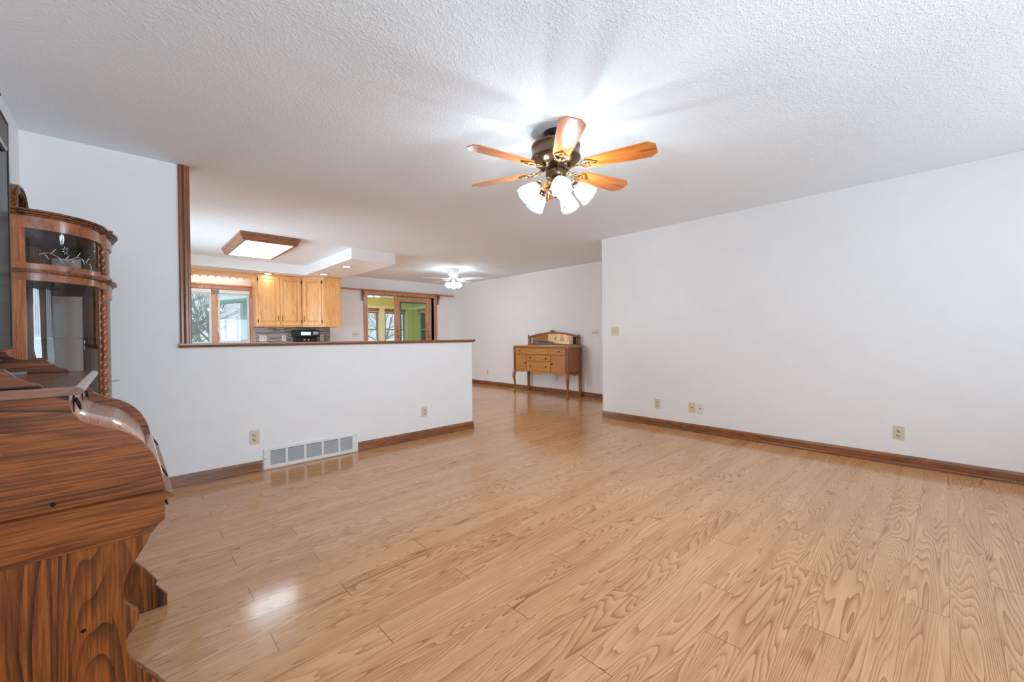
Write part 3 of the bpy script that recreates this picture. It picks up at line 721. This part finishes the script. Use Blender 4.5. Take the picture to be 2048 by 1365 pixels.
# local: x along width (+x to the right seen from front), front = -y
hw = .675; yf, yb = -.215, .19
def bow(x): return -.03*(1-(x/hw)**2)
def strip(mb, x0, x1, z0, z1, d, t, n=10):
    xs = [x0+(x1-x0)*i/n for i in range(n+1)]
    fr = [(x, yf+bow(x)-d) for x in xs]; bk = [(x, yf+bow(x)-d+t) for x in xs[::-1]]
    mb.prism(fr+bk, 'Z', z0, z1); return mb
b = MB(); xs = [-hw+.0+2*hw*i/20 for i in range(21)]
b.prism([(x, yf+bow(x)) for x in xs]+[(hw, yb-.01), (-hw, yb-.01)], 'Z', .45, .915)
b.build('carcass', 'sideV', r)
ap = MB()
for i in range(20):
    x0_, x1_ = xs[i], xs[i+1]; zz = lambda x: .43-.018*math.cos(x/hw*math.pi*2)-.008*math.cos(x/hw*math.pi*4)
    y0_, y1_ = yf+bow(x0_)-.004, yf+bow(x1_)-.004
    ap.add([(x0_, y0_, zz(x0_)), (x1_, y1_, zz(x1_)), (x1_, y1_, .458), (x0_, y0_, .458), (x0_, y0_+.02, zz(x0_)), (x1_, y1_+.02, zz(x1_)), (x1_, y1_+.02, .458), (x0_, y0_+.02, .458)],
           [(0, 1, 2, 3), (7, 6, 5, 4), (0, 4, 5, 1), (2, 6, 7, 3), (0, 3, 7, 4), (1, 5, 6, 2)])
ap.build('apron', 'side', r)
ap = MB().prism([(yf, .46), (yf+.03, .43), (0, .40), (yb-.03, .43), (yb-.01, .46)], 'X', hw-.02, hw).prism([(yf, .46), (yf+.03, .43), (0, .40), (yb-.03, .43), (yb-.01, .46)], 'X', -hw, -hw+.02)
ap.build('side_apron', 'sideV', r)
tp = [(x*1.045, yf+bow(x)-.025) for x in xs]+[(hw*1.045, yb+.0), (-hw*1.045, yb+.0)]
MB().prism(tp, 'Z', .925, .945).prism([(x*.992, y+.012) for x, y in tp[:-2]]+[(hw*1.03, yb-.002), (-hw*1.03, yb-.002)], 'Z', .912, .927).build('top', 'side', r, bevel=.004)
def knob(par, x, z, d=.012):
    y = yf+bow(x)-d
    MB().lathe([(0, 0), (.012, 0), (.009, .004), (.006, .010), (.011, .018), (.009, .024), (0, .026)], (x, y, z), 14, rot('X', R(90))).build('knob', 'iron', par)
dw = strip(MB(), -hw+.045, hw-.045, .78, .90, .012, .014).build('drawer', 'side', r, bevel=.002); knob(dw, -.5, .84); knob(dw, .5, .84)
dw = strip(MB(), -.30, .30, .655, .765, .012, .014).build('drawer', 'side', r, bevel=.002); knob(dw, -.2, .71); knob(dw, .2, .71)
dw = strip(MB(), -.30, .30, .465, .645, .012, .014).build('drawer', 'side', r, bevel=.002); knob(dw, -.2, .555); knob(dw, .2, .555)
dw = strip(MB(), -hw+.045, -.315, .465, .765, .008, .010).build('door', 'sideR', r, bevel=.002); knob(dw, -.34, .61, .008)
dw = strip(MB(), .315, hw-.045, .465, .765, .008, .010).build('door', 'sideR', r, bevel=.002); knob(dw, .34, .61, .008)
for s in (-1, 1):
    b = MB(); b.box(s*hw-.022, s*hw+.022, yf-.012, yf+.035, .44, .912)
    x, y = s*(hw-.005), yf
    b.tube([(x, y+.01, .46), (x+s*.012, y-.006, .40), (x+s*.016, y-.018, .35), (x+s*.008, y-.008, .25), (x, y+.004, .14), (x-s*.0, y+.004, .07), (x+s*.008, y-.006, .03), (x+s*.014, y-.02, .012)], [.026, .034, .032, .022, .016, .013, .018, .012], 12)
    b.lathe([(0, 0), (.018, 0), (.026, .012), (.018, .026), (0, .03)], (x+s*.012, y-.016, 0), 14)
    b.build('leg', 'sideV', r)
    b = MB(); x = s*(hw-.015); vs = []
    prof = [(0, .016), (.1, .018), (.35, .022), (.46, .026), (.92, .026)]
    for (z, h_) in prof: vs += [(x-h_, yb-.045, z), (x+h_, yb-.045, z), (x+h_, yb, z), (x-h_, yb, z)]
    fs = [(3, 2, 1, 0), (16, 17, 18, 19)]
    for j in range(4):
        for i in range(4): fs.append((j*4+i, j*4+(i+1) % 4, (j+1)*4+(i+1) % 4, (j+1)*4+i))
    b.add(vs, fs).build('leg', 'sideV', r)
# mirror frame
n = 24; aw = .615; arch = lambda x: 1.125+.075*(1-(x/aw)**2)
out = [(-aw+2*aw*i/n, arch(-aw+2*aw*i/n)) for i in range(n+1)]
inn = [(x*.955, z-.028) for x, z in out]
b = MB(); y0_, y1_ = yb-.04, yb-.012
for i in range(n):
    a, b2, c, d = out[i], out[i+1], inn[i+1], inn[i]
    b.prism([a, b2, c, d], 'Y', y0_, y1_)
b.box(-aw, -aw*.955, y0_, y1_, .966, 1.125); b.box(aw*.955, aw, y0_, y1_, .966, 1.125); b.box(-aw, aw, y0_, y1_, .945, .968)
b.build('mirror_frame', 'sideV', r)
MB().prism([(x, z+.003) for x, z in inn]+[(aw*.955, .966), (-aw*.955, .966)], 'Y', yb-.030, yb-.025).build('mirror', 'mirror', r)
mo = [o for o in r.children if o.name.startswith('mirror') and not o.name.startswith('mirror_f')][0]
for v in mo.data.vertices: v.co.y += (v.co.z-.966)*.058
for s in (-1, 1):
    MB().lathe([(0, .945), (.02, .945), (.02, .957), (.010, .965), (.016, .98), (.010, 1.0), (.013, 1.03), (.008, 1.06), (.018, 1.085), (.020, 1.10), (.012, 1.115), (.016, 1.13), (.009, 1.15), (0, 1.162)], (s*(aw+.03), yb-.03, 0), 16).build('finial_post', 'sideV', r)
MB().prism([(-.055, 1.19), (-.05, 1.215), (-.03, 1.232), (0, 1.238), (.03, 1.232), (.05, 1.215), (.055, 1.19)], 'Y', yb-.05, yb-.005).build('crest_ornament', 'sideV', r, bevel=.006)

# ================================================================== ROLLTOP DESK (facing +x)
YN, YF = 1.52, 2.275   # outer faces of the two sides
DB = -.452
r = empty('rolltop_desk', ((DB+.05)/2, (YN+YF)/2, 0), 0, 'dark oak rolltop writing desk with closed curved roll in left foreground', 'desk')
sp_ = [(-.104, .981), (-.103, .955), (-.099, .935), (-.088, .918), (-.074, .907), (-.055, .897), (-.030, .886), (-.012, .878), (.010, .862), (.028, .843), (.044, .82), (.056, .795), (.066, .765), (.072, .735), (.075, .71), (.075, .694)]
side = [(DB, .694), (DB, .981)]+sp_
for (a, c) in ((YN, YN+.022), (YF-.022, YF)):
    MB().prism(side, 'Y', a, c).build('side_panel', 'deskX', r, True, .0025)
# tambour: follows the curve a little inside
tb = MB(); cur = [(x-.018, z-.02 if i < 9 else z-.010) for i, (x, z) in enumerate(sp_[2:])]
cur = [(-.118, .925)]+cur[1:-1]+[(.058, .694)]
dense = []
for i in range(len(cur)-1):
    for t in range(3): dense.append((cur[i][0]+(cur[i+1][0]-cur[i][0])*t/3, cur[i][1]+(cur[i+1][1]-cur[i][1])*t/3))
dense.append(cur[-1])
tb.prism(dense+[(x-.012, z-.008) for x, z in dense[::-1]], 'Y', YN+.022, YF-.022, True)
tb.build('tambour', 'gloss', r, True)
MB().box(DB, DB+.012, YN+.022, YF-.022, .60, .98).build('back_panel', 'deskZ', r, True)
# drawer fascia under the top, two pulls
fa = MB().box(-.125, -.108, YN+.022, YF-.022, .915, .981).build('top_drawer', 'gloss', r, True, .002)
def pull(x, y, z, par, s=1.0):
    b = MB()
    b.lathe([(0, 0), (.014*s, 0), (.012*s, .003), (0, .004)], (x, y, z+.012*s), 14, rot('Y', R(90)))
    b.tube([(x+.004, y-.018*s, z+.01*s), (x+.010, y-.02*s, z-.006*s), (x+.014, y-.010*s, z-.020*s), (x+.014, y+.010*s, z-.020*s), (x+.010, y+.02*s, z-.006*s), (x+.004, y+.018*s, z+.01*s)], .0028*s, 8)
    b.prism([(y-.02*s, z+.012*s), (y-.008*s, z+.026*s), (y, z+.03*s), (y+.008*s, z+.026*s), (y+.02*s, z+.012*s), (y+.012*s, z-.004*s), (y+.004*s, z-.018*s), (y, z-.03*s), (y-.004*s, z-.018*s), (y-.012*s, z-.004*s)], 'X', x, x+.002)
    return b.build('drawer_pull', 'iron', par, True)
pull(-.108, 1.70, .945, fa); pull(-.108, 2.03, .945, fa)
# bottom rail of the roll with knobs
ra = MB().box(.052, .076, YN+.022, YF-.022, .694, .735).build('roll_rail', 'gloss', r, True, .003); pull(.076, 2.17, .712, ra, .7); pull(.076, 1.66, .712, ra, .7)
# top slab with ogee front and gallery
MB().prism([(DB-.005, .981), (-.092, .981), (-.080, .984), (-.076, .99), (-.08, .997), (-.092, 1.003), (DB-.005, 1.003)], 'Y', YN-.012, YF+.012).build('top', 'glossX', r, True)
gal = [(DB, 1.003), (DB, 1.17), (-.36, 1.17), (-.32, 1.13), (-.302, 1.085), (-.292, 1.068), (-.278, 1.056), (-.257, 1.051), (-.24, 1.054), (-.223, 1.058), (-.209, 1.052), (-.192, 1.032), (-.173, 1.019), (-.156, 1.014), (-.149, 1.003)]
for (a, c) in ((YN+.012, YN+.028), (YF-.045, YF-.029)):
    MB().prism([(x if i > 5 else x, z) for i, (x, z) in enumerate(gal)], 'Y', a, c).build('gallery_bracket', 'deskX', r, True, .002)
MB().box(DB, DB+.014, YN+.028, YF-.045, 1.003, 1.15).build('gallery_back', 'deskY', r, True)
# writing surface lip
MB().prism([(DB, .672), (.084, .672), (.097, .677), (.094, .684), (.086, .690), (.080, .694), (DB, .694)], 'Y', YN-.018, YF+.018).build('desk_surface', 'deskX', r, True)
# apron
apr = [(DB, .582), (.048, .582), (.055, .592), (.062, .602), (.076, .612), (.077, .672), (DB, .672)]
for (a, c) in ((YN-.006, YN+.018), (YF-.018, YF+.006)): MB().prism(apr, 'Y', a, c).build('side_apron', 'deskX', r, True, .002)
fd = MB().box(.055, .073, YN+.018, YF-.018, .60, .672).build('front_drawer', 'deskY', r, True, .003); pull(.073, 1.63, .642, fd); pull(.073, 2.15, .642, fd)
MB().box(DB+.02, .055, YN+.02, YF-.02, .59, .60).build('bottom_board', 'deskX', r, True)
# side frames: panel, stile, shaped legs
def sm_curve(pts, n=4):
    out = []; k = len(pts)
    for i in range(k-1):
        p0, p1, p2, p3 = pts[max(i-1, 0)], pts[i], pts[i+1], pts[min(i+2, k-1)]
        for t in range(n):
            t /= n; o = []
            for d in (0, 1): o.append(.5*(2*p1[d]+(p2[d]-p0[d])*t+(2*p0[d]-5*p1[d]+4*p2[d]-p3[d])*t*t+(3*p1[d]-p0[d]-3*p2[d]+p3[d])*t**3))
            out.append(tuple(o))
    out.append(pts[-1]); return out
legc = sm_curve([(.044, .584), (.042, .566), (.022, .53), (.003, .497), (-.008, .465), (-.011, .425), (-.004, .400), (.014, .378), (.019, .358), (.012, .335), (-.004, .314), (-.009, .292), (-.004, .262), (.008, .235), (.028, .205), (.055, .165)], 4)
legf = legc+[(.085, .112), (.078, .098), (.092, .078), (.116, .045), (.116, 0), (-.10, 0), (-.075, .06), (-.036, .14), (-.036, .584)]
for (a, c, q) in ((YN, YN+.024, YN+.004), (YF-.024, YF, YF-.028)):
    MB().prism(legf, 'Y', a+.002, c).build('leg', 'deskZ', r, True, .003)
    lb = [(x*-1+(2*-.27), z) for x, z in legf]
    lb = [(max(x, DB), z) for x, z in lb]
    MB().box(DB, -.37, a+.002, c, 0, .584).build('leg', 'deskZ', r, True, .003)
    MB().box(-.112, -.034, a, c-.001, .05, .583).build('stile', 'deskZ', r, True, .001)
    MB().box(-.37, -.112, a+.004, c-.003, .12, .584).build('panel', 'deskZ', r, True)
MB().box(-.12, -.10, YN+.024, YF-.024, .2, .27).build('stretcher', 'deskY', r, True)
for (x, z) in ((.0, .70), (-.05, .708)): pass
for (x, z) in ((-.087, .372), (-.135, .712)):
    MB().lathe([(0, 0), (.005, 0), (.004, .002), (0, .0025)], (x, YN if z > .5 else YN, z), 12, rot('X', R(90))).build('screw_plug', 'iron', r, True)
o = MB().box(-.30, -.25, YF-.12, YF-.06, 1.003, 1.012)
tag(o.build('small_coaster', 'greyframe', bevel=.002), 'small grey flat object lying on top of the rolltop desk', 'coaster')

# ================================================================== CURIO CABINET
cx0, cy0, cy1 = -.452, 2.95, 3.93
r = empty('curio_cabinet', (-.25, 3.44, 0), 0, 'tall oak curio cabinet with curved glass and barley twist columns in the corner', 'cabinet')
def quarter(n, off=0, y0=cy0, sgn=1, x0=-.335):
    # near curved side from the stile to the front column
    yc = 3.225 if sgn > 0 else 3.655
    return [(x0+(.245+off)*math.sin(math.pi/2*i/n), yc-sgn*((.275+off)*math.cos(math.pi/2*i/n))) for i in range(n+1)]
def front(n, off=0):
    return [(-.088+off+.036*math.sin(math.pi*i/n), 3.235+(3.645-3.235)*i/n) for i in range(n+1)]
def outline(off=0):
    q1 = quarter(40, off); q2 = quarter(40, off, sgn=-1)[::-1]
    return [(cx0, cy0-off), (-.40, cy0-off)]+q1+[(-.07+off, 3.232)]+front(8, off)[1:-1]+[(-.07+off, 3.648)]+q2+[(-.40, cy1+off), (cx0, cy1+off)]
def band(name, z0, z1, out, mat, par, inner=.02, off=0.0):
    # solid rim following the outline, closed at the wall
    o1 = outline(off); b = MB()
    b.ribbon(o1, [(out, z0), (out, z1), (-inner, z1), (-inner, z0)]); return b.build(name, mat, par, True)
# top with stepped moulding
o1 = outline(0)
def slab(z0, z1, off): return MB().prism([(x if x > cx0+.01 else cx0, y) for x, y in outline(off)], 'Z', z0, z1)
b = slab(1.706, 1.714, .012); t2 = slab(1.714, 1.724, .022); t3 = slab(1.724, 1.735, .03)
for q in (t2, t3): b.add(q.v, q.f)
b.build('top', 'deskY', r, True, .002)
band('frieze', 1.648, 1.706, .002, 'curioY', r)
band('upper_rail', 1.457, 1.485, .002, 'curioY', r)
band('belt_moulding', 1.441, 1.457, .022, 'deskY', r, .03)
band('middle_rail', 1.404, 1.441, .002, 'curioY', r)
band('base_rail', .10, .20, .006, 'curioY', r)
slab(.12, .14, 0).build('bottom_board', 'curioX', r, True)
for z in (1.445, ): slab(z+.001, z+.008, -.02).build('shelf', 'cglass', r, True)
for z in (1.13, .78, .46): slab(z-.003, z+.003, -.012).build('shelf', 'cglass', r, True)
# stiles at the wall and back
for (a, c) in ((cy0, cy0+.022), (cy1-.022, cy1)):
    MB().box(cx0, -.332, a, c, .10, 1.706).build('stile', 'curioZ', r, True, .002)
MB().box(cx0, cx0+.008, cy0+.022, cy1-.022, .12, 1.706).build('back_panel', 'curioZ', r, True)
for (x, y) in ((-.43, cy0+.03), (-.43, cy1-.03), (-.10, 3.24), (-.10, 3.63)):
    MB().lathe([(0, 0), (.018, 0), (.026, .02), (.02, .05), (.028, .09), (.028, .10), (0, .10)], (x, y, 0), 16).build('foot', 'deskZ', r, True)
# curved glass sides, upper and lower
for sgn in (1, -1):
    for (z0, z1) in ((1.485, 1.648), (.20, 1.404)):
        q = quarter(16, -.008, sgn=sgn)[:-1]
        b = MB(); n = len(q); b.add([(x, y, z0) for x, y in q]+[(x, y, z1) for x, y in q], [(i, i+1, n+i+1, n+i) for i in range(n-1)], True)
        b.build('glass_panel', 'cglass', r, True)
# front door
dr = MB(); fo = front(10, 0)
for (z0, z1) in ((1.36, 1.404), (.20, .26)): dr.ribbon(fo, [(.002, z0), (.002, z1), (-.018, z1), (-.018, z0)])
dr.box(-.095, -.074, 3.245, 3.285, .2, 1.404); dr.box(-.095, -.074, 3.595, 3.635, .2, 1.404)
dr = dr.build('door', 'curioZ', r, True)
b = MB(); fo2 = front(10, -.008); n = len(fo2); b.add([(x, y, .26) for x, y in fo2]+[(x, y, 1.36) for x, y in fo2], [(i, i+1, n+i+1, n+i) for i in range(n-1)], True); b.build('glass_panel', 'cglass', dr, True)
b = MB(); n = len(fo2); b.add([(x, y, 1.485) for x, y in fo2]+[(x, y, 1.648) for x, y in fo2], [(i, i+1, n+i+1, n+i) for i in range(n-1)], True); b.build('glass_panel', 'cglass', r, True)
b = MB(); b.tube([(-.074, 3.265, .885), (-.045, 3.265, .885)], .0022, 6)
b.tube([(-.045+.010-.010*math.cos(2*math.pi*i/14), 3.265+.010*math.sin(2*math.pi*i/14), .885) for i in range(14)], .0018, 6, closed=True)
b.box(-.074, -.072, 3.257, 3.273, .87, .905); b.build('key', 'brass', dr, True)
# barley twist columns on backing posts
for y, s in ((3.225, 1), (3.655, -1)):
    cxx = -.083
    MB().box(cxx-.026, cxx-.006, y-.012, y+.014, .2, 1.648).build('corner_post', 'curioZ', r, True)
    def tw(z0, z1, name):
        b = MB(); n = int((z1-z0)/.003); R0 = .0165
        prof = [(R0, z0+(z1-z0)*i/n) for i in range(n+1)]
        b.lathe(prof, (cxx, y, 0), 24, rfun=lambda a, z: 1+.24*(abs(math.cos((a-2*math.pi*z/.045)/2))**.7-.6)*1.4, cap=True)
        return b
    b = tw(1.487, 1.645, 'u'); b.lathe([(0, 1.645), (.018, 1.645), (.018, 1.652), (0, 1.652)], (cxx, y, 0), 16); b.build('twist_column', 'curioZ', r, True)
    b = tw(.26, 1.31, 'l')
    b.lathe([(0, 1.40), (.018, 1.40), (.018, 1.392), (.0155, 1.39), (.0155, 1.342), (.018, 1.338), (.010, 1.33), (.010, 1.322), (.018, 1.318), (.016, 1.31), (0, 1.31)], (cxx, y, 0), 20)
    b.lathe([(0, .26), (.018, .26), (.02, .2), (0, .2)], (cxx, y, 0), 16)
    b.build('twist_column', 'curioZ', r, True)
# crest: arched mirror pediment on the back of the top
yc, aw, ah = 3.46, .235, .225
def crest(u, k=1.0): return (yc+aw*k*math.cos(u), 1.735+ah*k*math.sin(u)**.85 if 0 < u < math.pi else 1.735)
us = [math.pi*i/28 for i in range(29)]
oo = [crest(max(0.0001, min(math.pi-.0001, u))) for u in us]; ii = [crest(max(.0001, min(math.pi-.0001, u)), .78) for u in us]
b = MB()
for i in range(28): b.prism([oo[i], oo[i+1], ii[i+1], ii[i]], 'X', -.445, -.40)
b.tube([(-.398, y, z) for y, z in [crest(max(.001, min(math.pi-.001, u)), .95) for u in us]], .007, 8); b.tube([(-.398, y, z) for y, z in [crest(max(.001, min(math.pi-.001, u)), .84) for u in us]], .005, 8)
cr = b.build('crest', 'deskY', r, True)
b = MB(); b.prism([(y, z) for y, z in ii], 'X', -.43, -.424); b.build('crest_mirror', 'mirror', cr, True)
for s in (-1, 1): MB().prism([(yc+s*.245, 1.735), (yc+s*.245, 1.80), (yc+s*.225, 1.85), (yc+s*.20, 1.86), (yc+s*.19, 1.735)], 'X', -.45, -.385).build('crest_scroll', 'deskY', cr, True, .006)
# etched spray on the near upper glass
def gp(t, z, off=-.0075):  # point on the near quarter glass, t in 0..1
    a = math.pi/2*t; return (-.335+(.245+off)*math.sin(a), 3.225-(.275+off)*math.cos(a), z)
b = MB()
b.tube([gp(.12+.6*i/20, 1.53+.012*math.sin(i*.6)) for i in range(21)], .0006, 4)
for k in range(9):
    t0 = .16+.065*k; z0 = 1.53+.012*math.sin((t0-.12)/.6*20*.6); s = 1 if k % 2 else -1
    b.tube([gp(t0+.012*j, z0+s*.007*j) for j in range(5)], [.0004, .0011, .0014, .001, .0003], 5)
for k in range(7):
    a = 2*math.pi*k/7; b.tube([gp(.36+.012*math.cos(a)*j, 1.565+.007*math.sin(a)*j) for j in range(1, 4)], [.0006, .0014, .0006], 5)
b.build('etched_spray', 'etch', r, True)

# ================================================================== TELEVISION
r = empty('television', (-.30, 1.34, 1.40), 0, 'large flat black television at far left edge above the desk', 'television')
b = MB().box(-.287, -.250, .72, 1.945, 1.095, 1.775); b.build('housing', 'black', r, True, .004)
MB().box(-.250, -.248, .728, 1.937, 1.105, 1.767).build('screen', 'screen', r, True)
MB().box(XL+.003, XL+.02, 1.15, 1.5, 1.3, 1.6).box(XL+.02, -.287, 1.28, 1.37, 1.40, 1.50).build('wall_mount', 'iron', r, True)
MB().box(-.250, -.2465, 1.934, 1.945, 1.095, 1.775).box(-.250, -.2465, .72, 1.934, 1.095, 1.104).box(-.250, -.2465, .72, 1.934, 1.768, 1.775).build('bezel', 'slot', r, True)
r = empty('sensor_unit', (-.285, 1.72, 1.775), 0, 'small black rounded unit clipped on top corner of the television', 'electronics')
MB().box(-.247, -.225, 1.655, 1.77, 1.635, 1.715).build('body', 'black', r, True, .008)
MB().box(-.285, -.232, 1.70, 1.74, 1.777, 1.783).box(-.240, -.234, 1.70, 1.74, 1.70, 1.783).build('clip', 'black', r, True)
